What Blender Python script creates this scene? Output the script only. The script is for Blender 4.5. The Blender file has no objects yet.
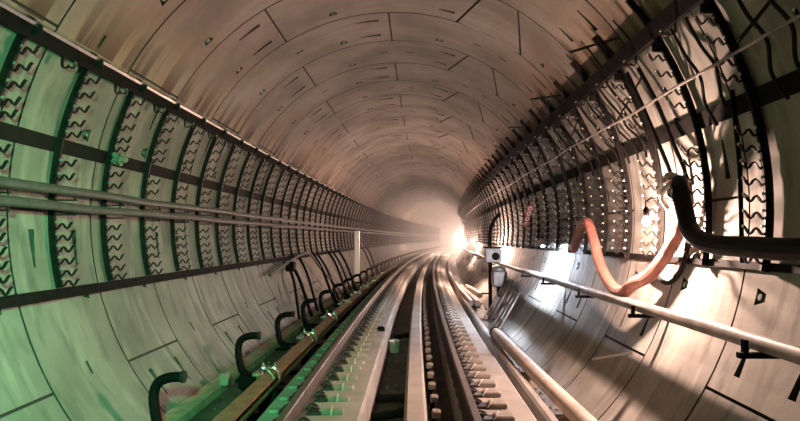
import bpy, math, random
from mathutils import Vector, Matrix
random.seed(7)
C = bpy.context.scene.collection
# ------------------------------------------------------------------ tunnel frame
A, RC, R, HC = -0.336, 623.8, 3.395, 1.811       # axis offset, curve radius, lining radius, axis height
def T(s, x, h):
    a = s / RC; r = RC - x
    return Vector((A + RC - r * math.cos(a), r * math.sin(a), h))
def rotz(s): return -s / RC
def wallx(h): return math.sqrt(max(0.0, R * R - (h - HC) ** 2))
def wall_h(x): return HC - math.sqrt(R * R - x * x)

# ------------------------------------------------------------------ materials
def newmat(name):
    m = bpy.data.materials.new(name); m.use_nodes = True
    nt = m.node_tree; b = nt.nodes['Principled BSDF']
    return m, nt, b
def nd(nt, t, **kw):
    n = nt.nodes.new(t)
    for k, v in kw.items(): setattr(n, k, v)
    return n
def simple(name, col, rough=.6, metal=0., vary=.25, scale=12., bump=0., dirt=None, spec=.5):
    m, nt, b = newmat(name)
    tc = nd(nt, 'ShaderNodeTexCoord'); no = nd(nt, 'ShaderNodeTexNoise')
    no.inputs['Scale'].default_value = scale; no.inputs['Detail'].default_value = 5
    nt.links.new(tc.outputs['Object'], no.inputs['Vector'])
    rp = nd(nt, 'ShaderNodeValToRGB')
    d = dirt or tuple(c * (1 - vary) for c in col)
    rp.color_ramp.elements[0].position = .35; rp.color_ramp.elements[1].position = .65
    rp.color_ramp.elements[0].color = (*d, 1); rp.color_ramp.elements[1].color = (*col, 1)
    nt.links.new(no.outputs['Fac'], rp.inputs['Fac']); nt.links.new(rp.outputs['Color'], b.inputs['Base Color'])
    b.inputs['Specular IOR Level'].default_value = spec; b.inputs['Roughness'].default_value = rough; b.inputs['Metallic'].default_value = metal
    if bump:
        bp = nd(nt, 'ShaderNodeBump'); bp.inputs['Strength'].default_value = bump; bp.inputs['Distance'].default_value = .01
        nt.links.new(no.outputs['Fac'], bp.inputs['Height']); nt.links.new(bp.outputs['Normal'], b.inputs['Normal'])
    return m
def lining(name, base, rust):
    """precast concrete: cloudy stains, smears round the ring, rust runs above the trays (uv = metres along / round)"""
    m, nt, b = newmat(name); L = nt.links.new
    uv = nd(nt, 'ShaderNodeUVMap'); sep = nd(nt, 'ShaderNodeSeparateXYZ'); L(uv.outputs['UV'], sep.inputs[0])
    def noise(sx, sy, scale, det=5):
        mp = nd(nt, 'ShaderNodeMapping'); mp.inputs['Scale'].default_value = (sx, sy, 1)
        L(uv.outputs['UV'], mp.inputs['Vector'])
        n = nd(nt, 'ShaderNodeTexNoise'); n.inputs['Scale'].default_value = scale; n.inputs['Detail'].default_value = det
        L(mp.outputs['Vector'], n.inputs['Vector']); return n.outputs['Fac']
    def ramp(fac, p0, p1, c0=(0, 0, 0, 1), c1=(1, 1, 1, 1)):
        r = nd(nt, 'ShaderNodeValToRGB'); e = r.color_ramp.elements
        e[0].position, e[1].position, e[0].color, e[1].color = p0, p1, c0, c1
        L(fac, r.inputs['Fac']); return r.outputs['Color']
    def mix(fac, a, c, mode='MIX'):
        x = nd(nt, 'ShaderNodeMix', data_type='RGBA', blend_type=mode)
        if isinstance(fac, float): x.inputs['Factor'].default_value = fac
        else: L(fac, x.inputs['Factor'])
        for s, v in ((6, a), (7, c)):
            if isinstance(v, tuple): x.inputs[s].default_value = v
            else: L(v, x.inputs[s])
        return x.outputs[2]
    def math_(op, a, c):
        n = nd(nt, 'ShaderNodeMath', operation=op)
        for i, v in enumerate((a, c)):
            if isinstance(v, (int, float)): n.inputs[i].default_value = v
            else: L(v, n.inputs[i])
        return n.outputs[0]
    dk = tuple(c * .62 for c in base)
    col = ramp(noise(1, 1, .9, 6), .36, .66, (*dk, 1), (*base, 1))
    # ring to ring tone
    fl = math_('FLOOR', math_('DIVIDE', math_('SUBTRACT', sep.outputs[0], .786), 1.4), 0.)
    wn = nd(nt, 'ShaderNodeTexWhiteNoise', noise_dimensions='1D'); L(fl, wn.inputs['W'])
    col = mix(.32, col, ramp(wn.outputs['Value'], 0, 1, (.45, .45, .45, 1), (1, 1, 1, 1)), 'MULTIPLY')
    # pale and dark smears running round the ring
    col = mix(math_('MULTIPLY', ramp(noise(3.2, .5, 1.6, 6), .53, .72), .18 if rust else .5), col, tuple(min(1, c * 1.45) for c in base) + (1,))
    col = mix(math_('MULTIPLY', ramp(noise(2.6, .7, 2.3, 6), .52, .68), .25 if rust else .75), col, (base[0] * .4, base[1] * .4, base[2] * .4, 1))
    if rust:
        for lo, hi, k in rust:      # arc position where the runs start (tray) and where they fade
            mr = nd(nt, 'ShaderNodeMapRange'); mr.clamp = True
            mr.inputs['From Min'].default_value, mr.inputs['From Max'].default_value = hi, lo
            L(sep.outputs[1], mr.inputs['Value'])
            mo = nd(nt, 'ShaderNodeMapRange'); mo.clamp = True
            mo.inputs['From Min'].default_value, mo.inputs['From Max'].default_value = hi + 1.2 * (hi - lo), lo
            L(sep.outputs[1], mo.inputs['Value'])
            col = mix(math_('MULTIPLY', math_('MULTIPLY', ramp(noise(.8, .5, 1.1, 4), .3, .7), mo.outputs[0]), .6), col, (.40, .225, .115, 1))
            st = ramp(noise(2.6, .13, 1.5, 3), .47, .55)
            col = mix(math_('MULTIPLY', math_('MULTIPLY', st, mr.outputs[0]), k), col, (.06, .02, .008, 1))
    L(col, b.inputs['Base Color']); b.inputs['Roughness'].default_value = .82
    bp = nd(nt, 'ShaderNodeBump'); bp.inputs['Strength'].default_value = .25; bp.inputs['Distance'].default_value = .012
    L(noise(1, 1, 9, 6), bp.inputs['Height']); L(bp.outputs['Normal'], b.inputs['Normal'])
    return m
def emis(name, col, st):
    m, nt, b = newmat(name)
    b.inputs['Base Color'].default_value = (*col, 1)
    b.inputs['Emission Color'].default_value = (*col, 1); b.inputs['Emission Strength'].default_value = st
    return m
arc = lambda deg: math.radians(deg) * R
M_ = {}
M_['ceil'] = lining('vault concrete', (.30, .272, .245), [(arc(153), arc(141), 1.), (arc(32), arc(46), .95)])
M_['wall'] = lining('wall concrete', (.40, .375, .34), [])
M_['wall_l_dim'] = lining('left wall concrete dimmed', (.275, .254, .226), [])  # right wall's concrete made darker, standing in for weaker lamp light
M_['joint'] = simple('joint seal', (.035, .03, .027), .9)
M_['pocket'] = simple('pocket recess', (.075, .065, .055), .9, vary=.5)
M_['plug'] = simple('pocket plug', (.22, .30, .25), .5)
M_['floor'] = simple('invert concrete', (.10, .09, .08), .75, vary=.55, scale=3, bump=.3)
M_['slab'] = simple('slab concrete', (.38, .345, .31), .85, vary=.28, scale=2.2, bump=.15)
M_['strip'] = simple('walkway concrete', (.44, .40, .35), .85, vary=.22, scale=2.5, bump=.1)
M_['block'] = simple('cast block', (.29, .255, .22), .8, vary=.3, scale=8)
M_['rail'] = simple('rail steel side', (.07, .047, .035), .7, .0, vary=.35, scale=6)
M_['railtop'] = simple('rail running surface', (.10, .072, .056), .55, .1, vary=.25, scale=5)
M_['black'] = simple('black steel', (.007, .0065, .0065), .6, 0, vary=.4, spec=.06)
M_['rubber'] = simple('black rubber', (.014, .012, .011), .75, 0, vary=.3, spec=.25)
M_['rack'] = simple('blackened rack steel', (.014, .012, .011), .5, 0, vary=.4, spec=.12)
M_['galv'] = simple('galvanised steel', (.62, .60, .58), .3, .9, vary=.3, scale=20)
M_['white'] = simple('white paint and hook glint', (.85, .83, .80), .35, 0, vary=.1)  # white paint; also colours in the glints on the right hook arms
M_['tray'] = simple('tray steel', (.012, .0105, .01), .8, .0, vary=.45, scale=9, spec=.05)
M_['band'] = simple('earthing strip steel', (.014, .012, .011), .8, .0, vary=.3, scale=6, spec=.1)
M_['pipe'] = simple('cable sheath', (.085, .082, .078), .45, .0, vary=.35, scale=9)
M_['hand'] = simple('dusty steel pipe', (.30, .27, .25), .5, .3, vary=.35, scale=7)
M_['gpipe'] = simple('dusty floor pipe', (.55, .43, .36), .6, .0, vary=.25, scale=5)
M_['pink'] = simple('pink hose', (.56, .23, .185), .5, 0, vary=.35, scale=9)
M_['wood'] = simple('brown conductor rail', (.27, .155, .09), .5, .15, vary=.4, scale=7)
M_['bright'] = simple('bright clamp steel', (.80, .76, .70), .22, .95, vary=.15, scale=30)
M_['clip'] = simple('dark rail clip', (.06, .05, .045), .5, .5, vary=.4, scale=20)
M_['red'] = simple('red marker', (.45, .06, .07), .5)
M_['wire'] = simple('pale wire', (.72, .68, .62), .5, 0, vary=.1)
M_['box'] = simple('grey control box', (.40, .39, .38), .45, .3, vary=.25)
M_['rubble'] = simple('rubble', (.30, .25, .21), .95, vary=.5, scale=15)
M_['timber'] = simple('dusty timber', (.42, .33, .25), .8, 0, vary=.35, scale=6)
M_['warm'] = emis('warm bulb', (1., .665, .525), 1.)
M_['cool'] = emis('cool bulb', (.74, .83, 1.), 1.)

# ------------------------------------------------------------------ mesh builder
class MB:
    def __init__(s): s.v, s.f, s.m = [], [], []
    def add(s, v, f, mi=0):
        o = len(s.v); s.v += [Vector(p) for p in v]
        for q in f: s.f.append([i + o for i in q]); s.m.append(mi)
    def box(s, c, d, mi=0, fx=None, mat=None):
        """c centre, d full size; mat = 3x3 orientation"""
        hx, hy, hz = d[0] / 2, d[1] / 2, d[2] / 2
        P = [Vector((x, y, z)) for x in (-hx, hx) for y in (-hy, hy) for z in (-hz, hz)]
        if mat is not None: P = [mat @ p for p in P]
        c = Vector(c)
        s.add([p + c for p in P], [(0, 1, 3, 2), (4, 6, 7, 5), (0, 4, 5, 1), (2, 3, 7, 6), (0, 2, 6, 4), (1, 5, 7, 3)], mi)
    def bbox(s, c, d, bev=.01, mi=0, mat=None):
        """chamfered box (top and bottom edges and uprights)"""
        hx, hy, hz = d[0] / 2, d[1] / 2, d[2] / 2; b = min(bev, hx * .9, hy * .9, hz * .9)
        def ring(i, z): 
            x, y = hx - i, hy - i; e = b
            return [(x - e, -y, z), (x, -y + e, z), (x, y - e, z), (x - e, y, z), (-x + e, y, z), (-x, y - e, z), (-x, -y + e, z), (-x + e, -y, z)]
        P = ring(b, -hz) + ring(0, -hz + b) + ring(0, hz - b) + ring(b, hz)
        P = [Vector(p) for p in P]
        if mat is not None: P = [mat @ p for p in P]
        c = Vector(c); F = [tuple(range(7, -1, -1)), tuple(range(24, 32))]
        for k in range(3):
            for i in range(8): F.append((k * 8 + i, k * 8 + (i + 1) % 8, k * 8 + 8 + (i + 1) % 8, k * 8 + 8 + i))
        s.add([p + c for p in P], F, mi)
    def tube(s, pts, r, n=8, mi=0, cap=True):
        pts = [Vector(p) for p in pts]
        rr = r if isinstance(r, (list, tuple)) else [r] * len(pts)
        up = None; V = []; F = []
        for i, p in enumerate(pts):
            t = (pts[min(i + 1, len(pts) - 1)] - pts[max(i - 1, 0)]).normalized()
            if up is None:
                up = Vector((0, 0, 1)) if abs(t.z) < .9 else Vector((1, 0, 0))
            u = (up - t * up.dot(t)).normalized(); w = t.cross(u); up = u
            for k in range(n):
                a = 2 * math.pi * k / n; V.append(p + (u * math.cos(a) + w * math.sin(a)) * rr[i])
        for i in range(len(pts) - 1):
            for k in range(n): F.append((i * n + k, i * n + (k + 1) % n, (i + 1) * n + (k + 1) % n, (i + 1) * n + k))
        if cap: F += [tuple(range(n - 1, -1, -1)), tuple(range((len(pts) - 1) * n, len(pts) * n))]
        s.add(V, F, mi)
    def strap(s, pts, side, w, t, mi=0):
        """flat bar along pts; side = width direction"""
        pts = [Vector(p) for p in pts]; side = Vector(side).normalized(); V = []; F = []
        for i, p in enumerate(pts):
            tg = (pts[min(i + 1, len(pts) - 1)] - pts[max(i - 1, 0)]).normalized(); nrm = tg.cross(side).normalized()
            V += [p + side * w / 2 + nrm * t / 2, p - side * w / 2 + nrm * t / 2, p - side * w / 2 - nrm * t / 2, p + side * w / 2 - nrm * t / 2]
        for i in range(len(pts) - 1):
            for k in range(4): F.append((i * 4 + k, i * 4 + (k + 1) % 4, i * 4 + 4 + (k + 1) % 4, i * 4 + 4 + k))
        e = (len(pts) - 1) * 4; F += [(3, 2, 1, 0), (e, e + 1, e + 2, e + 3)]
        s.add(V, F, mi)
    def sweep(s, prof, S, mi=0, cap=True):
        """closed profile [(x,h)] swept along the tunnel at stations S; prof may be a function of s"""
        pf = prof if callable(prof) else (lambda q: prof)
        n = len(pf(S[0])); V = []; F = []
        for q in S: V += [T(q, x, h) for x, h in pf(q)]
        for i in range(len(S) - 1):
            for k in range(n): F.append((i * n + k, i * n + (k + 1) % n, (i + 1) * n + (k + 1) % n, (i + 1) * n + k))
        if cap: F += [tuple(range(n - 1, -1, -1)), tuple(range((len(S) - 1) * n, len(S) * n))]
        s.add(V, F, mi)
    def lathe(s, c, prof, n=16, mi=0, mat=None):
        V = []; F = []; c = Vector(c)
        for r, z in prof:
            for k in range(n):
                p = Vector((r * math.cos(2 * math.pi * k / n), r * math.sin(2 * math.pi * k / n), z))
                V.append(c + (mat @ p if mat is not None else p))
        for i in range(len(prof) - 1):
            for k in range(n): F.append((i * n + k, i * n + (k + 1) % n, (i + 1) * n + (k + 1) % n, (i + 1) * n + k))
        F += [tuple(range(n - 1, -1, -1)), tuple(range((len(prof) - 1) * n, len(prof) * n))]
        s.add(V, F, mi)
    def build(s, name, mats, parent=None, origin=None, smooth=30):
        o = Vector(origin) if origin is not None else Vector((0, 0, 0))
        me = bpy.data.meshes.new(name)
        me.from_pydata([tuple(p - o) for p in s.v], [], s.f)
        for m in (mats if isinstance(mats, (list, tuple)) else [mats]): me.materials.append(M_[m])
        me.polygons.foreach_set('material_index', s.m)
        if smooth:
            me.polygons.foreach_set('use_smooth', [True] * len(me.polygons)); me.set_sharp_from_angle(angle=math.radians(smooth))
        me.update()
        ob = bpy.data.objects.new(name, me); C.objects.link(ob); ob.location = o
        if parent is not None: ob.parent = parent
        return ob
def tag(o, label, cat, group=None, kind=None):
    o['label'] = label; o['category'] = cat
    if group: o['group'] = group
    if kind: o['kind'] = kind
    return o
def empty(name, loc, rz=0.):
    o = bpy.data.objects.new(name, None); o.empty_display_size = .1; C.objects.link(o); o.location = loc; o.rotation_euler = (0, 0, rz); return o
def dup(root, loc, rz):
    r = root.copy(); C.objects.link(r); r.location = loc; r.rotation_euler = (0, 0, rz)
    for ch in list(root.children):
        c = ch.copy(); C.objects.link(c); c.parent = r
        for g in list(ch.children):
            d = g.copy(); C.objects.link(d); d.parent = c
    return r
def frange(a, b, st):
    n = max(1, int(round((b - a) / st))); return [a + (b - a) * i / n for i in range(n + 1)]
def STN(a, b):      # stations: fine near, coarser far
    out = []; s = a
    while s < b - 1e-6: out.append(s); s += .5 if s < 15 else (1. if s < 70 else 2.)
    return out + [b]
ORD = ['first', 'second', 'third', 'fourth', 'fifth', 'sixth', 'seventh', 'eighth', 'ninth', 'tenth', 'eleventh', 'twelfth',
       'thirteenth', 'fourteenth', 'fifteenth', 'sixteenth', 'seventeenth', 'eighteenth', 'nineteenth', 'twentieth']
def spline(P, n=6):
    P = [Vector(p) for p in P]; out = []
    for i in range(len(P) - 1):
        p0, p1, p2, p3 = P[max(i - 1, 0)], P[i], P[i + 1], P[min(i + 2, len(P) - 1)]
        for k in range(n):
            t = k / n
            out.append(.5 * ((2 * p1) + (p2 - p0) * t + (2 * p0 - 5 * p1 + 4 * p2 - p3) * t * t + (3 * p1 - p0 - 3 * p2 + p3) * t ** 3))
    return out + [P[-1]]
def TS(pts, n=6): return spline([T(*p) for p in pts], n)

# ------------------------------------------------------------------ lining: precast rings with joints, bolt pockets and slots
def build_lining():
    W = 1.4; D = .035; GW = .013
    parts = {'wall_left': MB(), 'ceiling': MB(), 'wall_right': MB()}
    uvs = {k: [] for k in parts}
    for k in range(-6, 112):
        s0 = 6.786 + W * k; far = s0 > 62; typeA = (k % 2 == 1); sh = 0 if typeA else -30
        # warp of the key segment
        knots = [(-180, -180, -180), (44 + sh, 44 + sh, 44 + sh), (57.5 + sh, 57.5 + sh, 51.5 + sh), (66 + sh, 66 + sh, 72 + sh), (80 + sh, 80 + sh, 80 + sh), (400, 400, 400)]
        def warp(th, u):
            for (a, b0, b1), (c, d0, d1) in zip(knots, knots[1:]):
                if th <= c:
                    t = (th - a) / (c - a); lo = b0 + (b1 - b0) * u; hi = d0 + (d1 - d0) * u
                    return lo + (hi - lo) * t
            return th
        joints = [121 + sh, 181 + sh, 241 + sh, 1 + sh, 57.5 + sh, 66 + sh, -59 + sh]
        joints = [j for j in joints if -47 < j < 227]
        gw = .24
        special = {}      # (theta lo, theta hi, s lo, s hi) -> kind
        ths = {-46.0, 226.0, 33.0, 151.5}
        for a in range(-46, 227, 4 if not far else 8): ths.add(float(a))
        ss = [0, GW, W - GW, W]
        if not far:
            ss += [.29, .38, .66, .70, 1.01, 1.02, 1.10, 1.16]
            feats = []
            for j in joints:
                if abs(j - 57.5 - sh) > .1:
                    feats += [(j + 3.2, j + 9.6, .29, .38, 'slot'), (j + 3.2, j + 9.6, 1.01, 1.10, 'slot')]
            for a in range(-44, 227, 30):
                if not any(f[0] - 2 < a < f[1] + 2 for f in feats): feats.append((a - 1.3, a + 1.3, 1.02, 1.16, 'pocket'))
            for j in joints: feats.append((j + 27., j + 29.5, .66, .70, 'dash'))
            feats = [f for f in feats if f[0] > -45 and f[1] < 225]
            for f in feats:
                ths.add(f[0]); ths.add(f[1])
        else: feats = []
        for j in joints: ths.add(j - gw); ths.add(j + gw)
        TH = sorted(ths); cl = [TH[0]]
        keep = set([33.0, 151.5] + [j + d for j in joints for d in (-gw, gw)] + [x for f in feats for x in f[:2]])
        for t in TH[1:]:
            if t - cl[-1] < .5 and t not in keep: continue
            if t - cl[-1] < .5 and cl[-1] not in keep and len(cl) > 1: cl[-1] = t; continue
            cl.append(t)
        TH = cl; SS = sorted(set(ss))
        def P(th, sl, r):
            a = math.radians(warp(th, sl / W)); return T(s0 + sl, r * math.cos(a), HC + r * math.sin(a))
        for j in range(len(TH) - 1):
            t0, t1 = TH[j], TH[j + 1]; tm = (t0 + t1) / 2
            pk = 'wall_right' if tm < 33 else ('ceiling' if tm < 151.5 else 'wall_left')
            mb, uvl = parts[pk], uvs[pk]
            def quad(pts, mi, uvp):
                o = len(mb.v); mb.v += pts; mb.f.append([o, o + 1, o + 2, o + 3]); mb.m.append(mi); uvl.extend(uvp)
            isj = any(abs(tm - jj) < gw * .99 for jj in joints)
            for i in range(len(SS) - 1):
                a, b = SS[i], SS[i + 1]; sm = (a + b) / 2
                kind = None
                if sm < GW or sm > W - GW or isj: kind = 'joint'
                else:
                    for f in feats:
                        if f[0] - 1e-6 <= t0 and t1 <= f[1] + 1e-6 and f[2] - 1e-6 <= a and b <= f[3] + 1e-6: kind = f[4]; ff = f; break
                U = lambda th, sl: (s0 + sl, arc(th))
                uq = [U(t0, a), U(t0, b), U(t1, b), U(t1, a)]
                if kind is None:
                    quad([P(t0, a, R), P(t0, b, R), P(t1, b, R), P(t1, a, R)], 0, uq); continue
                if kind == 'joint':
                    q = [(t0, a), (t0, b), (t1, b), (t1, a)]
                    inn = [P(t, c, R) for t, c in q]; out = [P(t, c, R + D) for t, c in q]
                    quad(out, 1, uq)
                    if isj and GW < sm < W - GW:
                        quad([inn[0], inn[1], out[1], out[0]], 1, uq); quad([inn[2], inn[3], out[3], out[2]], 1, uq)
                    elif not isj:
                        if sm < GW: quad([inn[1], inn[2], out[2], out[1]], 1, uq)
                        else: quad([inn[3], inn[0], out[0], out[3]], 1, uq)
                    continue
                # recess: deep at one end, running out at the other
                dd = {'slot': .10, 'dash': .03, 'pocket': .09}[kind]
                full0 = (t0 - ff[0]) / (ff[1] - ff[0]); full1 = (t1 - ff[0]) / (ff[1] - ff[0])
                def dep(t, c):
                    if kind == 'slot': return R + dd * (1 - .8 * t)
                    if kind == 'dash': return R + dd
                    return R + dd * (.15 + .85 * ((c - ff[2]) / (ff[3] - ff[2])))
                q = [(t0, a, full0), (t0, b, full0), (t1, b, full1), (t1, a, full1)]
                inn = [P(t, c, R) for t, c, _ in q]
                out = [P(t, c, dep(fu, c)) for t, c, fu in q]
                if kind == 'pocket':   # trapezoid: pinch the shallow edge with a concrete wedge
                    ctr = (ff[0] + ff[1]) / 2
                    def pin(t, c): 
                        w_ = .45 + .55 * ((c - ff[2]) / (ff[3] - ff[2])); return ctr + (t - ctr) * w_
                    q2 = [(pin(t, c), c, fu) for t, c, fu in q]
                    inn2 = [P(t, c, R) for t, c, _ in q2]; out = [P(t, c, dep(fu, c)) for t, c, fu in q2]
                    quad([inn[0], inn[1], inn2[1], inn2[0]], 0, uq); quad([inn2[3], inn2[2], inn[2], inn[3]], 0, uq)
                    inn = inn2
                if kind == 'slot':     # tapers towards its shallow end
                    mid = (ff[2] + ff[3]) / 2
                    q2 = [(t, mid + (c - mid) * (1 - .7 * fu), fu) for t, c, fu in q]
                    inn2 = [P(t, c, R) for t, c, _ in q2]; out = [P(t, c, dep(fu, c)) for t, c, fu in q2]
                    if a < ff[2] + 1e-6: quad([inn[0], inn2[0], inn2[3], inn[3]], 0, uq)
                    if b > ff[3] - 1e-6: quad([inn2[1], inn[1], inn[2], inn2[2]], 0, uq)
                    inn = inn2
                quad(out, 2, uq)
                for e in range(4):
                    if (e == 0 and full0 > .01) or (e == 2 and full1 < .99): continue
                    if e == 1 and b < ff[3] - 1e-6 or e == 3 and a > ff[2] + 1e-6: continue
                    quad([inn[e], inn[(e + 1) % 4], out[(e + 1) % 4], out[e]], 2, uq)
                if kind == 'pocket' and b > ff[3] - 1e-6:   # grout plug / bolt end
                    am = math.radians(ff[0] + 1.3); c_ = T(s0 + 1.10, (R + .035) * math.cos(am), HC + (R + .035) * math.sin(am))
                    d_ = T(s0 + 1.10, (R - .004) * math.cos(am), HC + (R - .004) * math.sin(am)); t_ = (d_ - c_).normalized()
                    u_ = Vector((0, 1, 0)); w_ = t_.cross(u_)
                    n = 8; base = len(mb.v)
                    for pp, rr in ((c_, .04), (d_, .03)):
                        for z in range(n): mb.v.append(pp + (u_ * math.cos(z * math.tau / n) + w_ * math.sin(z * math.tau / n)) * rr)
                    for z in range(n):
                        mb.f.append([base + z, base + (z + 1) % n, base + n + (z + 1) % n, base + n + z]); mb.m.append(3); uvl.extend(uq)
                    mb.f.append([base + n + z for z in range(n)]); mb.m.append(3); uvl.extend(uq + uq)
    for nm, mb in parts.items():
        ob = mb.build(nm, [{'ceiling': 'ceil', 'wall_left': 'wall_l_dim', 'wall_right': 'wall'}[nm], 'joint', 'pocket', 'plug'], smooth=0)
        l = ob.data.uv_layers.new(name='UVMap'); l.data.foreach_set('uv', [c for p in uvs[nm] for c in p])
        ob['kind'] = 'structure'
build_lining()
# invert
mb = MB(); mb.sweep([(-2.6, -.6), (2.6, -.6), (2.6, -.75), (-2.6, -.75)], STN(-2, 160)); f = mb.build('floor', 'floor'); f['kind'] = 'structure'
mb = MB(); mb.sweep([(-2.41, -.6), (-2.44, -.5), (-2.2, -.5), (-2.2, -.6)], STN(-1, 110)); o = mb.build('trim_1', 'timber'); o['kind'] = 'structure'

# ------------------------------------------------------------------ track slabs and rails
def slab(name, xa, xb, top, bot, s0, s1, mat, label, cat='concrete slab', group=None):
    mb = MB(); e = .03
    mb.sweep([(xa, bot), (xa, top - e), (xa + e, top), (xb - e, top), (xb, top - e), (xb, bot)], STN(s0, s1))
    return tag(mb.build(name, mat, origin=T(s0, (xa + xb) / 2, bot)), label, cat, group)
slab('track_slab', -1.06, -.11, -.15, -.6, 2, 10.45, 'slab', 'near concrete track slab under the left rail, tinted green at its front end')
slab('track_slab', -1.06, -.13, -.15, -.6, 10.55, 120, 'slab', 'far concrete track slab under the left rail, curving away beyond the joint')
slab('track_slab', .835, 1.58, -.27, -.6, 2, 8.95, 'slab', 'near concrete track slab under the right rail, ending at the dark cross joint')
slab('track_slab', .835, 1.56, -.27, -.6, 9.12, 120, 'slab', 'far concrete track slab under the right rail, beyond the dark cross joint')
slab('walkway_strip', .275, .50, -.2, -.6, 2, 120, 'strip', 'narrow pale concrete strip running up the middle between the two rails')
slab('kerb_beam', 1.74, 1.86, -.36, -.6, 3, 60, 'slab', 'low pale kerb beam beside the gutter right of the right track slab', 'kerb')
def rail(xc, top, label):
    p = [(-.075, -.18), (-.075, -.168), (-.018, -.15), (-.012, -.055), (-.037, -.042), (-.037, -.012), (-.03, -.002)]
    prof = p + [(-a, b) for a, b in reversed(p)]
    S = STN(2, 130)
    mb = MB(); mb.sweep([(xc + a, top + b) for a, b in prof], S)
    n = len(prof)
    # running surface: the head faces
    for i, fc in enumerate(mb.f):
        zs = [mb.v[j].z for j in fc]
        if min(zs) > top - .015 and len(fc) == 4: mb.m[i] = 1
    return tag(mb.build('running_rail', ['rail', 'railtop'], origin=T(2, xc, top - .18)), label, 'rail')
LX, LT, RX, RT = -.683, .06, .917, -.06
rail(LX, LT, 'left running rail of the track, brown sides and worn bright head')
rail(RX, RT, 'right running rail of the track, between dark trough and right slab')

# fasteners -------------------------------------------------------
def clip_pts(sx): return spline([(sx * .06, -.05, .045), (sx * .09, -.055, .075), (sx * .15, -.03, .06), (sx * .15, .02, .06), (sx * .10, .045, .075), (sx * .06, .04, .05)], 4)
def fast_left(detail, parent=None):
    r = empty('rail_fastener', (0, 0, 0)) if detail else None
    def out(mb, nm, m): return mb.build(nm, m, r)
    allm = MB()
    def g(): return MB() if detail else allm
    a = g(); a.bbox((0, 0, .015), (.40, .15, .03), .006); 
    if detail: out(a, 'base_plate', 'clip')
    for sx in (-1, 1):
        a = g(); a.tube(clip_pts(sx), .011, 6)
        if detail: out(a, 'spring_clip', 'clip')
        a = g(); a.lathe((sx * .115, 0, .03), [(.022, 0), (.022, .03), (.012, .032), (.012, .06)], 6)
        if detail: out(a, 'bolt', 'clip')
    a = MB() if not detail else g()
    n = 10; prof = []
    V = []; F = []
    for q, (x, k) in enumerate([(.17, .80), (.185, 1.), (.36, 1.), (.395, .85), (.41, .5)]):
        for z in range(n + 1):
            t = math.pi * z / n; V.append((x, math.cos(t) * .06 * k, math.sin(t) * .052 * k))
    for q in range(4):
        for z in range(n): F.append((q * (n + 1) + z, (q + 1) * (n + 1) + z, (q + 1) * (n + 1) + z + 1, q * (n + 1) + z + 1))
    F.append(tuple(range(n, -1, -1))); F.append(tuple(range(4 * (n + 1), 5 * (n + 1))))
    a.add(V, F)
    b = MB(); b.strap([(.29, -.064, 0), (.29, -.05, .04), (.29, -.02, .055), (.29, .02, .055), (.29, .05, .04), (.29, .064, 0)], (1, 0, 0), .012, .006)
    c = MB(); c.bbox((-.25, 0, .02), (.10, .11, .04), .012)
    if detail:
        cb = out(a, 'cast_block', 'block'); b.build('tie_wire', 'wire', cb); out(c, 'side_pad', 'block'); return r
    for x, mi in ((a, 1), (b, 2), (c, 1)): allm.add(x.v, x.f, mi)
    return allm.build('rail_fastener', ['clip', 'block', 'wire'])
def fast_right(detail):
    cb = None
    r = empty('rail_fastener', (0, 0, 0)) if detail else None
    allm = MB()
    def put(mb, nm, m, mi):
        if detail: return mb.build(nm, m, cb if nm == 'tie_wire' else r)
        allm.add(mb.v, mb.f, mi)
    a = MB(); a.bbox((.075, 0, .015), (.31, .17, .03), .006); put(a, 'base_plate', 'clip', 0)
    for sx in (1,):
        a = MB(); a.tube(clip_pts(sx), .011, 6); put(a, 'spring_clip', 'clip', 0)
        a = MB(); a.lathe((sx * .115, 0, .03), [(.022, 0), (.022, .03), (.012, .032), (.012, .06)], 6); put(a, 'bolt', 'clip', 0)
    a = MB(); a.bbox((.325, 0, .03), (.19, .17, .06), .012); cb = put(a, 'cast_block', 'block', 1)
    a = MB(); a.tube(spline([(.21, -.09, .02), (.25, -.06, .07), (.28, .02, .072), (.31, .09, .02)], 5), .006, 5); put(a, 'tie_wire', 'wire', 2)
    return r if detail else allm.build('rail_fastener', ['clip', 'block', 'wire'])
def fasteners(xc, zt, side, fn, s_start):
    near = far = None; i = 0; s = s_start
    while s < 58:
        loc = T(s, xc, zt)
        if i < 24:
            if near is None: near = fn(True); near.location = loc; near.rotation_euler = (0, 0, rotz(s)); o = near
            else: o = dup(near, loc, rotz(s))
        else:
            if far is None: far = fn(False); far.location = loc; far.rotation_euler = (0, 0, rotz(s)); o = far
            else:
                o = far.copy(); C.objects.link(o); o.location = loc; o.rotation_euler = (0, 0, rotz(s))
        blk = 'rounded cast block' if side == 'left' else 'square cast block'
        if i < 12: tag(o, f'{ORD[i]} rail fastener with {blk} along the {side} rail, counted from the front', 'rail fastener', f'fasteners along the {side} rail')
        elif i < 24: tag(o, f'rail fastener with {blk} along the middle distance of the {side} rail', 'rail fastener', f'fasteners at middle distance along the {side} rail')
        else: tag(o, f'small distant rail fastener where the {side} rail curves away', 'rail fastener', f'distant fasteners along the {side} rail')
        i += 1; s += .44
fasteners(LX, -.15, 'left', fast_left, 4.70)
fasteners(RX, -.27, 'right', fast_right, 4.93)

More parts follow.
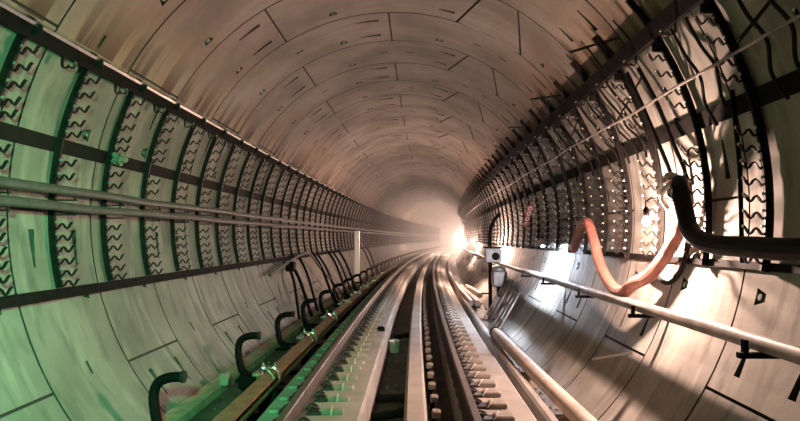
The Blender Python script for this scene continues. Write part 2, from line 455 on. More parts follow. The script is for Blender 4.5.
# small blocks along the walkway strip
mb = MB(); mb.bbox((.01, 0, .215), (.09, .12, .075), .012); mb.bbox((-.01, 0, .09), (.05, .07, .18), .01, 1)  # black stem is painted shade below the pale block
b0 = mb.build('stub_block', ['block', 'black'])
i = 0; s = 5.5
while s < 24:
    o = b0 if i == 0 else b0.copy()
    if i: C.objects.link(o)
    o.location = T(s, .585 + random.uniform(-.008, .008), -.6 + .1); o.rotation_euler = (0, 0, rotz(s) + random.uniform(-.08, .08))
    lab = f'{ORD[i]} small concrete stub block in the dark trough beside the middle strip, from the front' if i < 10 else 'small distant concrete stub block in the dark trough beside the middle strip'
    tag(o, lab, 'block', 'stub blocks beside the middle strip'); i += 1; s += .56
mb = MB(); mb.sweep([(.50, -.6), (.50, -.49), (.66, -.49), (.66, -.6)], STN(2, 40)); tag(mb.build('trough_ledge', 'floor', origin=T(2, .58, -.6)), 'dark ledge at the foot of the middle strip carrying the stub blocks', 'ledge')

# ------------------------------------------------------------------ wall racks
def curve_in(h): return R - wallx(h)     # inward distance of the lining at height h (local x')
def rack(side, detail):
    """local frame: x' inward from the wall at axis height, z absolute height minus base"""
    base = .96 if side == 'left' else 1.2
    top = 3.42 if side == 'left' else 3.98
    r = empty('cable_rack', (0, 0, 0)) if detail else None
    pieces = []
    # post: curved channel that follows the lining
    mb = MB(); a0 = math.asin((base - HC) / R); a1 = math.asin(min(.99, (top - HC) / R)); n = 18 if detail else 12
    for off, w, t in ((.045, .062, .03), (.075, .03, .03)):
        pts = [(R - (R - off) * math.cos(a0 + (a1 - a0) * k / n), 0, HC - base + (R - off) * math.sin(a0 + (a1 - a0) * k / n)) for k in range(n + 1)]
        mb.strap(pts, (0, 1, 0), w, t)
    if detail: mb.build('post', 'rack', r)
    else: pieces.append((mb, 0))
    if side == 'left':
        hs = [3.12, 2.97, 2.82, 2.67, 2.56, 2.26, 2.12] + [1.62, 1.50, 1.38, 1.26, 1.14, 1.04]
    else:
        hs = [3.35, 3.18, 3.0, 2.86, 2.40, 2.26, 2.12, 1.98, 1.84, 1.70, 1.57, 1.44, 1.33]
    for q, h in enumerate(hs):
        mb = MB(); x0 = curve_in(h) + .085; z = h - base
        L = .21; pts = []
        nn = 12 if detail else 6
        for k in range(nn + 1):
            t = k / nn
            zz = .028 * math.cos(t * 4 * math.pi) - .028 + (.05 * max(0, t - .8)) + .012 * t
            pts.append((x0 - .03 + L * t, 0, z + zz))
        mb.strap(pts, (0, 1, 0), .03, .013)
        nb = MB(); nb.bbox((x0 + .018, 0, z + .02), (.03, .026, .026), .006, 1)
        if side == 'right': nb.bbox((x0 - .03 + L, 0, z + .02), (.02, .018, .026), .006, 1)  # white piece at the hook tip stands in for a glint of light
        if detail:
            ha = mb.build('hook_arm', 'rack', r); nb.m = [0] * len(nb.m)
            nb.build('bolt' if side == 'left' else 'cap_or_glint', 'block' if side == 'left' else 'white', ha)
        else: mb.add(nb.v, nb.f, 1); pieces.append((mb, 1))
    if side == 'left':
        mb = MB()
        for h in (1.92, 1.77):
            x0 = curve_in(h) + .08; mb.box((x0 + .10, 0, h - base - .055), (.26, .03, .014)); mb.box((x0 + .215, 0, h - base - .02), (.014, .03, .07))
        if detail: mb.build('pipe_arm', 'rack', r)
        else: pieces.append((mb, 0))
    mb = MB(); x0 = curve_in(top - .12)
    
    if side == 'left': mb.bbox((x0 + .12, 0, top - .14 - base), (.16, .05, .10), .01)
    else: mb.bbox((curve_in(3.46) + .10, 0, 3.44 - base), (.12, .05, .10), .01)
    if detail: mb.build('top_clamp', 'rack', r); return r
    pieces.append((mb, 0)); out = MB()
    for mb, k in pieces:
        o = len(out.v); out.v += mb.v
        for f, m in zip(mb.f, mb.m): out.f.append([i + o for i in f]); out.m.append(m if k else 0)
    return out.build('cable_rack', ['rack', 'galv' if side == 'left' else 'white'])
def racks(side, stations):
    near = far = None; base = .96 if side == 'left' else 1.2
    for i, s in enumerate(stations):
        x = -R if side == 'left' else R
        loc = T(s, x, base); rz = rotz(s) + (0 if side == 'left' else math.pi)
        if i < 17:
            if near is None: near = rack(side, True); near.location = loc; near.rotation_euler = (0, 0, rz); o = near
            else: o = dup(near, loc, rz)
        else:
            if far is None: far = rack(side, False); far.location = loc; far.rotation_euler = (0, 0, rz); o = far
            else: o = far.copy(); C.objects.link(o); o.location = loc; o.rotation_euler = (0, 0, rz)
        if i < 14: lab = f'{ORD[i]} curved black cable rack with hook arms on the {side} wall, counted from the front'
        elif i < 17: lab = f'curved black cable rack with hook arms at middle distance on the {side} wall'
        else: lab = f'distant small cable rack on the {side} wall, one of a dense receding row'
        tag(o, lab, 'cable rack', f'cable racks on the {side} wall' if i < 14 else (f'middle distance racks on the {side} wall' if i < 17 else f'distant racks on the {side} wall'))
racks('left', [4.97 + 1.0 * k for k in range(62)] + [67 + 1.25 * k for k in range(34)])
racks('right', [3.95, 5.0, 6.02, 7.17] + [8.2 + 1.03 * k for k in range(52)])

# ------------------------------------------------------------------ long runs on the walls
FAR = 112
def run(name, prof, s0, s1, mat, label, cat, lid=None):
    if lid is None:
        mb = MB(); mb.sweep(prof, STN(s0, s1)); return tag(mb.build(name, mat, origin=T(s0, *prof[0])), label, cat)
    r = empty(name, T(s0, *prof[0])); tag(r, label, cat)
    mb = MB(); mb.sweep(prof, STN(s0, s1)); o = mb.build('tray_body', mat, r, origin=T(s0, *prof[0])); o.location = (0, 0, 0)
    mb = MB(); mb.sweep(lid[0], STN(s0, s1)); o = mb.build('tray_lip', lid[1], r, origin=T(s0, *prof[0])); o.location = (0, 0, 0); o['label'] = 'bright galvanised lip'
    return r
run('cable_tray', [(-2.885, 3.31), (-2.955, 3.195), (-3.07, 3.262), (-2.985, 3.385)], 3, FAR, 'tray', 'dark cable tray with bright lip along the top of the left wall racks', 'cable tray',
    ([(-2.87, 3.325), (-2.885, 3.30), (-2.99, 3.385), (-2.975, 3.41)], 'bright'))
run('cable_tray', [(2.72, 3.64), (2.785, 3.50), (2.90, 3.56), (2.80, 3.70)], 2.5, FAR, 'tray', 'dark cable tray along the top of the right wall racks, below the rust runs', 'cable tray')
def arcprof(t0, t1, r0, r1):
    c = lambda t, r: (r * math.cos(math.radians(t)), HC + r * math.sin(math.radians(t)))
    return [c(t0, r0), c(t1, r0), c(t1, r1), c(t0, r1)]
run('earthing_strip', arcprof(168, 170.6, R - .028, R - .012), 3, FAR, 'band', 'flat dark strip running along the left wall behind the racks, above the two cables', 'strip')
run('earthing_strip', arcprof(16.2, 13.4, R - .028, R - .012), 2.5, FAR, 'band', 'flat dark strip running along the right wall behind the racks', 'strip')
run('edge_strip', arcprof(-9.0, -10.2, R - .03, R - .004), 2.5, FAR, 'band', 'thin edge strip at the foot of the right wall racks', 'strip')
run('cable_trunking', [(-3.16, .972), (-3.16, .875), (-3.262, .850), (-3.285, .960)], 3, FAR, 'tray', 'dark cable trunking along the foot of the left wall racks', 'cable trunking')
def circ(x, h, r, n=12): return [(x + r * math.cos(math.tau * k / n), h + r * math.sin(math.tau * k / n)) for k in range(n)]
def wob(x, h, r, amp, ph, n=10):
    return lambda s: circ(x + .3 * amp * math.sin(s * 2.3 + ph), h + amp * math.sin(s * 1.4 + ph) + amp * .6 * math.sin(s * 3.1 + 2 * ph), r, n)
def longpipe(name, prof, s0, s1, mat, label, cat, o=None):
    mb = MB(); S = frange(s0, s1, .4) if callable(prof) else STN(s0, s1)
    mb.sweep(prof, S); p = prof(s0) if callable(prof) else prof
    return tag(mb.build(name, mat, origin=T(s0, *p[0])), label, cat)
longpipe('cable', wob(-3.09, 1.945, .046, .006, 0), 3, 110, 'pipe', 'upper of the two thick grey cables along the left wall', 'cable')
longpipe('cable', wob(-3.09, 1.79, .046, .006, 2), 3, 110, 'pipe', 'lower of the two thick grey cables along the left wall', 'cable')
longpipe('cable', wob(2.935, 2.96, .014, .012, 1, 6), 2.6, 40, 'hand', 'thin pale cable stretched along the upper right wall racks', 'cable')
# handrail pipe with brackets
longpipe('handrail_pipe', circ(2.90, .72, .062), 2.6, 48, 'hand', 'long pale steel pipe along the lower right wall, held on black brackets', 'pipe')
br0 = None
for i, s in enumerate([4.4, 6.6, 8.75, 11.2, 13.4, 19.5, 22, 25, 28]):
    mb = MB()
    if br0 is None:
        x0 = 0; wx = wallx(.6) - 2.78
        mb.box((wx / 2 - .02, 0, -.085), (wx + .1, .05, .04)); mb.box((-.02, 0, -.03), (.03, .05, .12)); mb.box((wx - .02, 0, -.09), (.03, .09, .10))
        br0 = mb.build('pipe_bracket', 'black'); o = br0
    else: o = br0.copy(); C.objects.link(o)
    o.location = T(s, 2.80, .72); o.rotation_euler = (0, 0, rotz(s))
    tag(o, f'{ORD[i]} black bracket holding the pale pipe on the right wall, from the front', 'bracket', 'brackets of the pipe on the right wall')
# pipe on the ground, right
g = TS([(3.2, 2.10, -.31), (5.3, 2.05, -.30), (8, 1.97, -.29), (11.2, 1.88, -.28)], 8)
gp = empty('floor_pipe', g[0]); tag(gp, 'thick dusty pipe lying along the floor beside the right track slab', 'pipe')
mb = MB(); mb.tube(g, .095, 16); o = mb.build('pipe_body', 'gpipe', gp, origin=g[0]); o.location = (0, 0, 0)
d = (g[-1] - g[-2]).normalized(); mb = MB(); mb.tube([g[-1] - d * .06, g[-1] + d * .03], .108, 16); o = mb.build('end_collar', 'black', gp, origin=g[0]); o.location = (0, 0, 0)
for i, s in enumerate((4.6, 6.4, 8.4, 10.6)):
    x = 2.08 - .03 * (s - 4); mb = MB(); mb.bbox((0, 0, .1), (.26, .16, .2), .015); o = mb.build('support_block', 'timber'); o.location = T(s, x - .0, -.6); o.rotation_euler = (0, 0, rotz(s))
    tag(o, f'{ORD[i]} block propping up the thick floor pipe on the right, from the front', 'block', 'blocks under the floor pipe')

# ------------------------------------------------------------------ conductor rail, its arms and clamps (left)
prof = [(-1.40, -.26), (-1.40, -.235), (-1.35, -.215), (-1.35, -.17), (-1.405, -.155), (-1.405, -.12), (-1.235, -.12), (-1.235, -.155), (-1.29, -.17), (-1.29, -.215), (-1.24, -.235), (-1.24, -.26)]
run('conductor_rail', prof, 2.5, 110, 'wood', 'brown conductor rail lying parallel to the left running rail', 'rail')
arm0 = None; clamp0 = None
arms = [6.05, 8.6, 11.0, 13.4, 15.7, 18, 20.3, 22.6] + [25 + 2.4 * k for k in range(31)]
for i, s in enumerate(arms):
    if arm0 is None:
        arm0 = empty('rail_bracket', (0, 0, 0))
        mb = MB(); P = spline([(.12, 0, .10), (.04, 0, .16), (0, 0, .30), (-.02, 0, .48), (.02, 0, .60), (.13, 0, .655), (.28, 0, .665)], 6)
        mb.tube(P, .052, 12); mb.build('arm_tube', 'black', arm0)
        mb = MB(); mb.bbox((.0, 0, .02), (.36, .16, .04), .01); mb.bbox((.12, 0, .07), (.14, .12, .10), .01); mb.build('foot', 'black', arm0)
        mb = MB(); mb.lathe((.28, 0, .665), [(.06, -.02), (.06, .02), (.025, .025)], 10, 0, Matrix.Rotation(math.pi / 2, 3, 'Y')); mb.build('cap_or_glint', 'rubber', arm0)
        mb = MB(); mb.bbox((.36, 0, .12), (.40, .06, .03), .008); mb.build('tie_bar', 'black', arm0); o = arm0
    else: o = dup(arm0, (0, 0, 0), 0)
    o.location = T(s, -2.16 - (.10 if i == 0 else 0), -.6); o.rotation_euler = (0, 0, rotz(s))
    lab = f'{ORD[i]} bent black arm standing by the conductor rail on the left, from the front' if i < 8 else 'distant bent black arm beside the conductor rail on the left'
    tag(o, lab, 'support arm', 'black arms along the conductor rail')
    if clamp0 is None:
        clamp0 = empty('rail_clamp', (0, 0, 0))
        mb = MB(); mb.strap([(-.13, 0, -.02), (-.12, 0, .06), (-.05, 0, .10), (.05, 0, .10), (.12, 0, .06), (.13, 0, -.02)], (0, 1, 0), .09, .016); mb.build('saddle', 'bright', clamp0)
        for sx in (-1, 1):
            mb = MB(); mb.lathe((sx * .07, 0, .09), [(.028, 0), (.028, .03), (.014, .032), (.014, .07)], 6); mb.build('bolt', 'bright', clamp0)
        mb = MB(); mb.bbox((-.14, .03, .02), (.10, .14, .05), .01); mb.build('side_plate', 'bright', clamp0)
        mb = MB(); mb.tube(spline([(-.1, -.05, .06), (-.05, -.12, .12), (.04, -.1, .05), (.09, -.16, .0)], 5), .012, 6); mb.build('bond_wire', 'bright', clamp0)
        mb = MB(); mb.bbox((0, 0, -.28), (.22, .14, .26), .02); mb.build('insulator', 'black', clamp0); c = clamp0
    else: c = dup(clamp0, (0, 0, 0), 0)
    c.location = T(s + .9, -1.32, -.13); c.rotation_euler = (0, 0, rotz(s))
    lab = f'{ORD[i]} bright steel clamp on top of the brown conductor rail, from the front' if i < 8 else 'distant bright steel clamp on the brown conductor rail'
    tag(c, lab, 'clamp', 'clamps on the conductor rail')
# dark junction boxes and the small pale block left of the conductor rail
for i, (s, x) in enumerate([(8.0, -1.86), (12.6, -1.88)]):
    r = empty('junction_box', T(s, x, -.6), rotz(s)); tag(r, ['nearer', 'farther'][i] + ' small black box standing between the left wall and the conductor rail', 'junction box', 'black boxes left of the conductor rail')
    mb = MB(); mb.bbox((0, 0, .16), (.22, .20, .20), .02); mb.build('case', 'black', r)
    mb = MB(); mb.box((0, 0, .03), (.12, .12, .06)); mb.build('foot', 'black', r)
    mb = MB(); mb.tube([(.1, 0, .15), (.3, .02, .13), (.48, .03, .12)], .02, 8); mb.build('lead', 'rubber', r)
mb = MB(); mb.bbox((0, 0, .08), (.12, .12, .16), .012); o = mb.build('concrete_cube', 'block'); o.location = T(8.0, -2.30 + .12, -.5); tag(o, 'small pale cube block by the foot of the green-lit left wall', 'block')
# cross ties under the conductor rail
t0 = None; i = 0
for s in [4.6 + 1.1 * k for k in range(14)]:
    if t0 is None: mb = MB(); mb.bbox((0, 0, .05), (.62, .07, .07), .01); mb.bbox((-.22, 0, .09), (.12, .12, .05), .01); t0 = mb.build('cross_tie', 'black'); o = t0
    else: o = t0.copy(); C.objects.link(o)
    o.location = T(s, -1.38, -.6); o.rotation_euler = (0, 0, rotz(s))
    tag(o, f'{ORD[i]} black cross bar under the conductor rail on the left, from the front', 'cross bar', 'cross bars under the conductor rail'); i += 1

# ------------------------------------------------------------------ leaning bars and post on the left wall
LB = [((15.6, -3.06, .80), (13.9, -2.36, -.42)), ((15.9, -3.08, .86), (14.9, -2.25, -.5)), ((17.2, -3.1, .95), (16.0, -2.3, -.5)), ((19.5, -3.12, .98), (18.6, -2.25, -.5)),
      ((20.2, -3.10, .94), (19.2, -2.2, -.5)), ((22.6, -3.12, .95), (21.4, -2.25, -.5)), ((23.5, -3.12, .95), (22.4, -2.22, -.5)), ((25, -3.12, .95), (24, -2.25, -.5)), ((33, -3.12, .95), (31.5, -2.25, -.5)), ((35, -3.12, .95), (33, -2.25, -.5))]
for i, (a, b) in enumerate(LB):
    P = TS([a, ((a[0] * 2 + b[0]) / 3, a[1] * .62 + b[1] * .38 + .04, a[2] * .62 + b[2] * .38 + .06), b], 6); mb = MB(); mb.tube(P, .035 + .008 * (i % 2), 8)
    tag(mb.build('leaning_bar', 'black', origin=P[-1]), f'{ORD[i]} black bar leaning on the left wall behind the bent arms, from the front', 'bar', 'bars leaning on the left wall')
P = TS([(13.6, -3.0, .62), (15.3, -3.02, .80), (17, -3.0, .98), (18.2, -2.95, .98), (19.2, -2.8, .5), (19.8, -2.4, -.1), (20.4, -2.2, -.5)], 6); mb = MB(); mb.tube(P, .04, 8)
tag(mb.build('sagging_cable', 'pipe', origin=P[-1]), 'thick grey cable arching off the left trunking and down among the leaning bars', 'cable')
r = empty('hanging_box', T(15.7, -2.98, .62), rotz(15.7)); tag(r, 'black box hung at the head of the nearest leaning bars on the left wall', 'box')
mb = MB(); mb.bbox((0, 0, .1), (.24, .3, .26), .03); mb.build('case', 'black', r); mb = MB(); mb.box((-.14, 0, .2), (.16, .05, .05)); mb.build('hanger', 'black', r)
r = empty('marker_post', T(26, -2.44, -.56), rotz(26)); tag(r, 'slim white marker post standing against the left wall in the distance', 'post')
mb = MB(); mb.bbox((0, 0, 1.2), (.22, .16, 2.30), .015); mb.build('shaft', 'white', r); mb = MB(); mb.bbox((0, 0, .06), (.28, .28, .12), .02); mb.build('foot', 'black', r)
# pale crumpled wrap on the left racks
mb = MB()
for k in range(7): mb.bbox((random.uniform(-.05, .05), random.uniform(-.07, .07), random.uniform(-.09, .09)), (.08, .09, .07), .03, 0, Matrix.Rotation(random.uniform(0, 3), 3, 'X') @ Matrix.Rotation(random.uniform(0, 3), 3, 'Z'))
o = mb.build('wrapping', 'block'); o.location = T(6.97, -3.17, 2.46); tag(o, 'crumpled pale wrapping tied on the third left rack at the dark strip', 'wrapping')
# short double hooks hung below the left tray, half way between racks
mb = MB(); pts = [(0, 0, 0), (0, 0, -.09), (.015, 0, -.115), (.05, 0, -.115), (.065, 0, -.09), (.08, 0, -.115), (.115, 0, -.115), (.13, 0, -.08)]
mb.strap(pts, (0, 1, 0), .03, .012); mb.bbox((.13, 0, -.07), (.022, .03, .03), .005, 1); h0 = mb.build('tray_hook', ['rack', 'galv'])
for i in range(18):
    o = h0 if i == 0 else h0.copy()
    if i: C.objects.link(o)
    s = 5.5 + i; o.location = T(s, -2.99, 3.215); o.rotation_euler = (0, 0, rotz(s))
    tag(o, f'{ORD[i]} double hook hanging under the left cable tray, from the front', 'hook', 'hooks under the left cable tray')

for i in range(20):
    o = h0.copy(); C.objects.link(o); s = 4.5 + .97 * i; o.location = T(s, 2.80, 3.49); o.rotation_euler = (0, 0, rotz(s) + math.pi)
    tag(o, f'{ORD[i]} double hook hanging under the right cable tray, from the front', 'hook', 'hooks under the right cable tray')
# ------------------------------------------------------------------ right wall: hoses, cables, lamps
def hose(name, pts, r, mat, label, cat, n=12, seg=7):
    P = TS(pts, seg); mb = MB(); mb.tube(P, r, n); return tag(mb.build(name, mat, origin=P[0]), label, cat)
hose('hose', [(10.3, 3.12, 1.30), (9.9, 3.1, 1.58), (9.36, 3.08, 1.74), (8.9, 3.05, 1.45), (8.52, 3.02, 1.11), (7.95, 2.98, .87), (7.42, 2.95, .82), (7.1, 2.98, .95), (6.85, 3.10, 1.10), (6.52, 3.22, 1.48), (6.25, 3.22, 1.82), (6.06, 3.12, 2.03)], .075, 'pink',
     'pink hose sagging in a loop below the near lamp on the right wall', 'hose')
hose('hose', [(6.02, 3.06, 2.05), (5.88, 3.0, 1.96), (5.75, 2.98, 1.75), (5.62, 2.97, 1.56), (5.4, 2.96, 1.47), (5.1, 2.96, 1.43), (4.6, 2.96, 1.42), (4.05, 2.96, 1.41), (2.8, 2.96, 1.43)], .085, 'rubber',
     'thick black hose bending along the right wall racks to the photo edge', 'hose')
hose('hose', [(6.1, 3.12, 2.10), (6.25, 3.26, 1.98), (6.35, 3.3, 1.75), (6.42, 3.31, 1.45), (6.5, 3.27, 1.15), (6.8, 3.24, .98), (7.3, 3.24, 1.1)], .028, 'rubber', 'slim dark cable hanging beside the pink hose by the near lamp', 'cable', 8)
for i, (a, lab) in enumerate([([(7.0, 2.9, 3.45), (6.9, 3.05, 3.0), (6.75, 3.18, 2.5), (6.55, 3.22, 2.15), (6.3, 3.15, 2.0)], 'left'), ([(6.7, 2.92, 3.42), (6.6, 3.08, 3.0), (6.5, 3.2, 2.55), (6.3, 3.24, 2.2), (6.15, 3.15, 2.05)], 'right')]):
    hose('cable', a, .024, 'rubber', f'{lab}-hand black cable of a pair dropping to the joint of the pink and black hoses', 'cable', 8)
i = 0
for s in (7.6, 7.9, 8.2, 8.55, 8.9, 9.3, 9.7, 10.1, 10.6, 11.1):
    w = random.uniform(-.05, .05)
    hose('hanging_cable', [(s, 2.84, 3.50), (s - .05, 2.96, 3.30), (s - .22 + w, 3.06, 3.08), (s - .26, 3.12, 2.92), (s - .45, 3.24, 2.70), (s - .48 + w, 3.28, 2.5)], .015, 'rubber', f'{ORD[i]} thin black cable drooping from the right cable tray, from the front', 'cable', 6); i += 1
for s in (4.3, 4.6, 5.35, 5.65):
    hose('hanging_cable', [(s, 2.84, 3.50), (s + .02, 2.98, 3.25), (s - .1, 3.06, 3.0), (s + .02, 3.16, 2.78), (s - .08, 3.22, 2.55)], .016, 'rubber', f'thin black cable drooping from the right tray near the photo edge, {ORD[i-10]} from there', 'cable', 6); i += 1
# upright slim rod at the near right racks
mb = MB(); mb.tube([T(5.04, 3.08, 2.75), T(5.08, 3.15, 2.1), T(5.12, 3.17, 1.28)], .02, 8); tag(mb.build('upright_rod', 'black', origin=T(5.12, 3.17, 1.28)), 'slim upright black rod among the nearest racks on the right wall', 'rod')
# rods standing up behind the right tray
rod0 = None; i = 0
for k in range(22):
    s = 6.6 + .52 * k
    if rod0 is None:
        mb = MB(); P = [(0, 0, 0), (-.02, .01, .10), (-.11, .02, .22), (-.22, .02, .34)]; mb.tube(P, .010, 6); rod0 = mb.build('steel_rod', 'rack'); o = rod0
    else: o = rod0.copy(); C.objects.link(o)
    o.location = T(s, 2.83, 3.60); o.rotation_euler = (0, 0, rotz(s) + random.uniform(-.25, .25)); o.scale = (1, 1, random.uniform(.8, 1.1))
    lab = f'{ORD[i]} thin steel rod poking up above the right cable tray, from the front' if i < 12 else 'distant thin steel rod poking up above the right cable tray'
    tag(o, lab, 'rod', 'rods above the right cable tray'); i += 1

LAMPS = [(6.72, 2.99, 1.67, 'warm', 225, 0), (12.3, 3.0, 1.36, 'cool', 600, 1), (21.0, 2.86, 1.12, 'warm', 330, 0), (32, 3.08, 1.28, 'warm', 300, 0), (50, 3.08, 1.35, 'warm', 210, 0)] + [(s, 3.08, 1.35, 'warm', 900, 0) for s in (62, 74, 86, 98, 112, 126, 140)]
LAMPN = ['nearest glaring warm work lamp on the right wall, beside the pink hose', 'glaring bluish-white work lamp on the right wall, left of the pink hose', 'warm work lamp hidden close behind the grey control box',
         'warm work lamp on the right wall, right one of the distant glaring pair', 'warm work lamp on the right wall, left one of the distant glaring pair']
for i, (s, x, h, kind, st, hood) in enumerate(LAMPS):
    r = empty('work_lamp', T(s, x, h), rotz(s))
    tag(r, LAMPN[i] if i < len(LAMPN) else 'work lamp lost in the bright haze round the bend', 'lamp', None if i < len(LAMPN) else 'lamps round the bend')
    mb = MB(); n = 12
    mb.lathe((0, 0, 0), [(.008, -.05), (.03, -.037), (.045, -.008), (.045, .01), (.03, .04), (.012, .07)], n)
    b = mb.build('bulb', kind, r)
    m = M_[kind].copy(); m.name = f'{kind} bulb {i}'
    m.node_tree.nodes['Principled BSDF'].inputs['Emission Strength'].default_value = st * 11.
    b.data.materials[0] = m
    mb = MB(); mb.lathe((0, 0, .06), [(.03, 0), (.034, .02), (.034, .08), (.018, .11)], 10); mb.build('socket', 'black', r)
    if hood:
        mb = MB(); mb.lathe((0, 0, .0), [(.17, -.03), (.10, .07), (.035, .12), (.03, .12), (.09, .065), (.16, -.03)], 16); mb.build('hood', 'galv', r)
    mb = MB(); wx = wallx(h + .2) - x; mb.tube(spline([(0, 0, .15), (.01, 0, .24), (wx * .5, .01, .27), (wx - .02, .02, .2)], 5), .01, 6); mb.build('lead', 'rubber', r)

# red marker strip with pale worn marks, hung on the right racks
a, b = T(13.8, 3.05, 2.26), T(14.6, 3.05, 1.76); dz = (b - a)
r = empty('marker_strip', b); tag(r, 'red strip with pale worn marks on the right wall racks left of the bluish lamp', 'marker strip')
mb = MB(); mb.strap([a - b, Vector((0, 0, 0))], (1, 0, 0), .13, .012); mb.build('plate', 'red', r)
for k in range(4):
    d = dz.normalized(); c = (a - b) * (.86 - .23 * k) + Vector((0, d.z, -d.y)) * .012
    mb = MB(); mb.tube([c + (d * math.cos(q * math.tau / 10) * .07 + Vector((1, 0, 0)) * math.sin(q * math.tau / 10) * .04) * (1 if k < 3 else .9) for q in range(11)], .014, 5, cap=False); mb.build('worn_mark', 'white', r)

# grey control box on a post, with the cabinet below it
r = empty('control_box', T(17, 2.46, wall_h(2.46)), rotz(17)); tag(r, 'grey control box with a dark round opening, on a post by the right wall', 'control box')
z0 = -wall_h(2.46)
mb = MB(); mb.bbox((.08, 0, z0 + 1.0), (.46, .30, .40), .02); mb.build('case', 'box', r)
mb = MB(); mb.lathe((.14, -.15, z0 + .97), [(.11, -.012), (.11, .004)], 20, 0, Matrix.Rotation(math.pi / 2, 3, 'X')); mb.build('opening', 'rubber', r)
mb = MB(); mb.box((.08, -.01, z0 + 1.22), (.54, .36, .03)); mb.build('lid', 'black', r)
mb = MB(); mb.bbox((0, 0, (z0 + .8) / 2), (.10, .10, z0 + .8), .01); mb.build('post', 'black', r)
mb = MB(); mb.tube(spline([(.0, 0, z0 + 1.2), (.0, .05, z0 + 1.6), (.1, .1, z0 + 1.95), (.3, .1, z0 + 2.2)], 6), .05, 8); mb.build('riser_hose', 'rubber', r)
mb = MB(); mb.box((-.12, -.02, .45), (.24, .14, .05)); mb.build('step', 'black', r)
r = empty('pump_unit', T(16.6, 2.66, .15), rotz(16.6)); tag(r, 'grey pump-like unit with domed lid under and behind the control box', 'pump')
mb = MB(); mb.bbox((0, 0, .22), (.40, .45, .44), .04); mb.build('case', 'box', r)
mb = MB(); mb.lathe((0, 0, .44), [(.2, 0), (.19, .06), (.12, .12), (.02, .14)], 16); mb.build('dome', 'box', r)
mb = MB(); mb.bbox((0, 0, -.13), (.1, .3, .30), .01); mb.build('stand', 'black', r)
# steel frames leaning on the right wall
for i, (s, ww, lab) in enumerate([(15.9, 1.0, 'farther pale steel frame with slats leaning on the right wall below the pipe'), (14.2, .9, 'nearer pale steel frame with slats leaning on the right wall below the pipe')]):
    r = empty('steel_ladder', T(s, 2.20, wall_h(2.2) + .02), rotz(s)); tag(r, lab, 'frame')
    top = Vector((.68, 0, 1.18)) * (.88 if i else 1.)
    for k in (0, 1):
        mb = MB(); y = (k - .5) * ww; mb.strap([Vector((0, y, 0)), Vector((0, y, 0)) + top], (0, 1, 0), .07, .04); mb.build('stile', 'hand', r)
    for k in range(1, 4):
        mb = MB(); p = top * (k / 3.2); mb.strap([p + Vector((0, -ww / 2, 0)), p + Vector((0, ww / 2, 0))], (.5, 0, .87), .06, .03); mb.build('slat', 'hand', r)
    mb = MB(); mb.strap([Vector((0, 0, 0)), top * .95], (0, 1, 0), .06, .03); mb.build('brace', 'hand', r)
# loose pipes on the right beyond the control box
for i, (a, b) in enumerate([((24.5, 1.80, -.35), (17.2, 1.92, -.38)), ((23.5, 1.98, -.40), (17.5, 2.14, -.42)), ((22.0, 2.12, -.30), (18.4, 2.30, -.28))]):
    P = TS([a, ((a[0] + b[0]) / 2, (a[1] + b[1]) / 2 - .03, (a[2] + b[2]) / 2 + .04), b], 6); mb = MB(); mb.tube(P, .085, 10)
    tag(mb.build('loose_pipe', 'gpipe', origin=P[-1]), ['leftmost', 'middle', 'rightmost'][i] + ' of three pale pipes heaped by the right wall past the control box', 'pipe', 'pale pipes by the right wall')
for i, (s, z) in enumerate([(18.2, 0), (22.5, 0)]):
    mb = MB(); mb.bbox((0, 0, .04), (.5, .12, .09), .01); o = mb.build('timber_bearer', 'timber'); o.location = T(s, 2.05, -.6); tag(o, ['nearer', 'farther'][i] + ' timber bearer under the pale pipes by the right wall', 'timber', 'bearers under the pale pipes')
# stick on the right wall and dark lumps
r = empty('hose_coupling', T(6.08, 3.05, 2.02), rotz(6)); tag(r, 'pale wrapped coupling where the pink hose meets the black hose', 'coupling')
mb = MB()
for k in range(9): mb.bbox((random.uniform(-.05, .05), random.uniform(-.10, .12), random.uniform(-.10, .08)), (.13, .15, .14), .045, 0, Matrix.Rotation(random.uniform(0, 3), 3, 'X') @ Matrix.Rotation(random.uniform(0, 3), 3, 'Z'))
mb.build('wrap', 'gpipe', r)
mb = MB(); mb.tube(spline([(-.10, -.1, .02), (-.13, 0, -.05), (-.10, .12, -.12), (-.02, .16, -.22)], 5), .028, 8); mb.build('loose_end', 'wire', r)
P = [T(7.9, 2.72, -.10), T(6.9, 2.88, .18)]
mb = MB(); mb.tube(P, .016, 6); tag(mb.build('stick', 'wire', origin=P[0]), 'thin pale stick lying on the lower right wall under the pipe', 'stick')
# things in the centre channel
r = empty('bucket', T(10.9, -.0, -.6)); tag(r, 'small pale bucket standing in the channel beside the left slab', 'bucket')
mb = MB(); mb.lathe((0, 0, 0), [(.085, 0), (.105, .20), (.11, .21), (.095, .20), (.08, .05)], 16); mb.build('body', 'wire', r)
mb = MB(); mb.tube(spline([(-.10, 0, .2), (-.08, .04, .22), (0, .11, .22), (.08, .04, .22), (.10, 0, .2)], 5), .006, 6); mb.build('handle', 'galv', r)
for i, (s, x, a, l) in enumerate([(6.8, .06, .25, .34), (7.5, .08, -.28, .33), (12.2, .09, .3, .3)]):
    M = Matrix.Rotation(a, 3, 'Z'); mb = MB(); mb.tube([M @ Vector((-l / 2, 0, .06)), M @ Vector((l / 2, 0, .09))], .05, 10); mb.lathe(M @ Vector((l / 2, 0, .09)), [(.062, -.02), (.062, .02)], 10, 0, M @ Matrix.Rotation(math.pi / 2, 3, 'Y'))
    o = mb.build('short_pipe', 'rubber'); o.location = T(s, x, -.6); tag(o, ['nearest', 'second', 'farthest'][i] + ' short black pipe lying across the centre channel', 'pipe', 'short pipes in the centre channel')
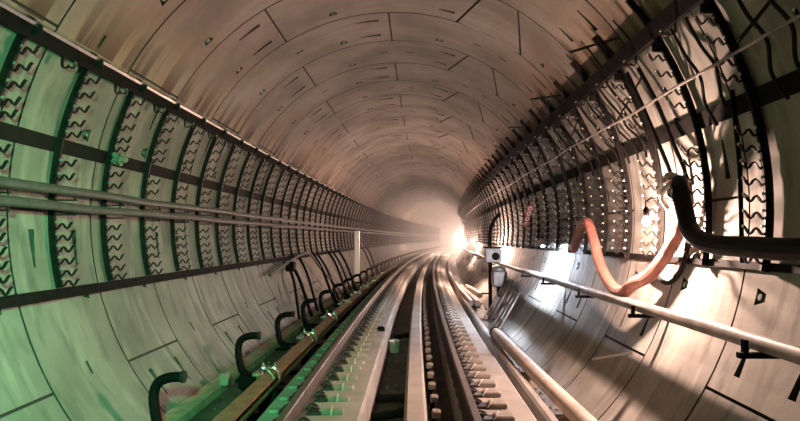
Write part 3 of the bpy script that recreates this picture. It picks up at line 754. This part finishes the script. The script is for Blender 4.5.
mb = MB(); mb.bbox((0, 0, .02), (.30, .10, .04), .01); mb.bbox((.08, .05, .04), (.12, .08, .05), .015); o = mb.build('steel_offcut', 'black'); o.location = T(10.5, -.30, -.15); o.rotation_euler = (0, 0, .1); tag(o, 'dark steel offcut lying across the joint of the left track slab', 'offcut')
# rubble in the gutters (uncountable)
mb = MB()
for k in range(900):
    z = random.random(); s = 4 + 26 * random.random() ** 1.5
    if z < .5: x = random.uniform(1.6, 1.73)
    elif z < .75: x = random.uniform(1.9, 2.4)
    elif z < .9: x = random.uniform(-.08, .25)
    else: x = random.uniform(-2.1, -1.6)
    d = random.uniform(.015, .06) * (1.4 if z < .5 else 1)
    h = max(-.6, wall_h(abs(x))) + d * .3 if abs(x) > 2.3 else -.6 + d * .3
    mb.bbox(T(s, x, h), (d, d * random.uniform(.7, 1.6), d * .8), d * .25, 0, Matrix.Rotation(random.uniform(0, 6), 3, 'Z') @ Matrix.Rotation(random.uniform(-.5, .5), 3, 'X'))
tag(mb.build('rubble', 'rubble'), 'loose crumbs of rubble strewn along the floor gutters', 'rubble', kind='stuff')

# ------------------------------------------------------------------ haze in the far tunnel
def haze(s0, s1, dens, label):
    mb = MB(); mb.sweep([(3.3 * math.cos(math.tau * k / 24), HC + 3.3 * math.sin(math.tau * k / 24)) for k in range(24)], frange(s0, s1, 2))
    mb.f = [list(reversed(f)) for f in mb.f]          # outward normals
    mh = bpy.data.materials.new('dust haze'); mh.use_nodes = True; nt = mh.node_tree; nt.nodes.clear()
    ou = nt.nodes.new('ShaderNodeOutputMaterial'); vs = nt.nodes.new('ShaderNodeVolumeScatter')
    vs.inputs['Color'].default_value = (.96, .89, .86, 1); vs.inputs['Density'].default_value = dens; vs.inputs['Anisotropy'].default_value = .25
    nt.links.new(vs.outputs[0], ou.inputs['Volume']); M_['haze'] = mh
    tag(mb.build('dust_haze', 'haze'), label, 'haze', kind='stuff')
haze(24, 150, .019, 'pinkish dust haze filling the far stretch of the tunnel')

# ------------------------------------------------------------------ green signal light beside / behind the viewer
def spot(name, loc, aim, col, w, size, blend):
    l = bpy.data.lights.new(name, 'SPOT'); l.color = col; l.energy = w; l.shadow_soft_size = .07; l.spot_size = math.radians(size); l.spot_blend = blend
    o = bpy.data.objects.new(name, l); C.objects.link(o); o.location = loc
    o.rotation_euler = (Vector(aim) - Vector(loc)).to_track_quat('-Z', 'Y').to_euler(); return o
spot('green_signal_light', (-.7, .3, 2.1), T(5.2, -3.3, .5), (.15, 1., .40), 1000, 74, 1.)

# ------------------------------------------------------------------ camera
F, YAW, PITCH, ROLL = 590.5, .0130, .04644, -.002
def ray(u, v):
    x = (u - 400) / F; y = -(v - 210.5) / F; z = 1.
    c, s = math.cos(-ROLL), math.sin(-ROLL); x, y = c * x - s * y, s * x + c * y
    c, s = math.cos(PITCH), math.sin(PITCH); y, z = c * y + s * z, -s * y + c * z
    c, s = math.cos(YAW), math.sin(YAW); x, z = c * x - s * z, s * x + c * z
    return Vector((x, z, y))
fw = ray(400, 210.5); rt = ray(400 + F, 210.5) - fw; up = ray(400, 210.5 - F) - fw
cam = bpy.data.cameras.new('camera'); cam.sensor_width = 36; cam.sensor_fit = 'HORIZONTAL'; cam.lens = F * 36 / 800; cam.clip_start = .05; cam.clip_end = 400
co = bpy.data.objects.new('camera', cam); C.objects.link(co)
m = Matrix((rt, up, -fw)).transposed().to_4x4(); m.translation = Vector((0, 0, 1.485)); co.matrix_world = m
S = bpy.context.scene; S.camera = co
w = bpy.data.worlds.new('world'); S.world = w; w.use_nodes = True
w.node_tree.nodes['Background'].inputs[0].default_value = (0, 0, 0, 1)
S.view_settings.view_transform = 'Standard'; S.view_settings.look = 'None'; S.view_settings.gamma = 1; S.view_settings.exposure = 1.7
S.cycles.use_denoising = True; S.cycles.max_bounces = 8; S.cycles.diffuse_bounces = 5; S.cycles.sample_clamp_indirect = 6
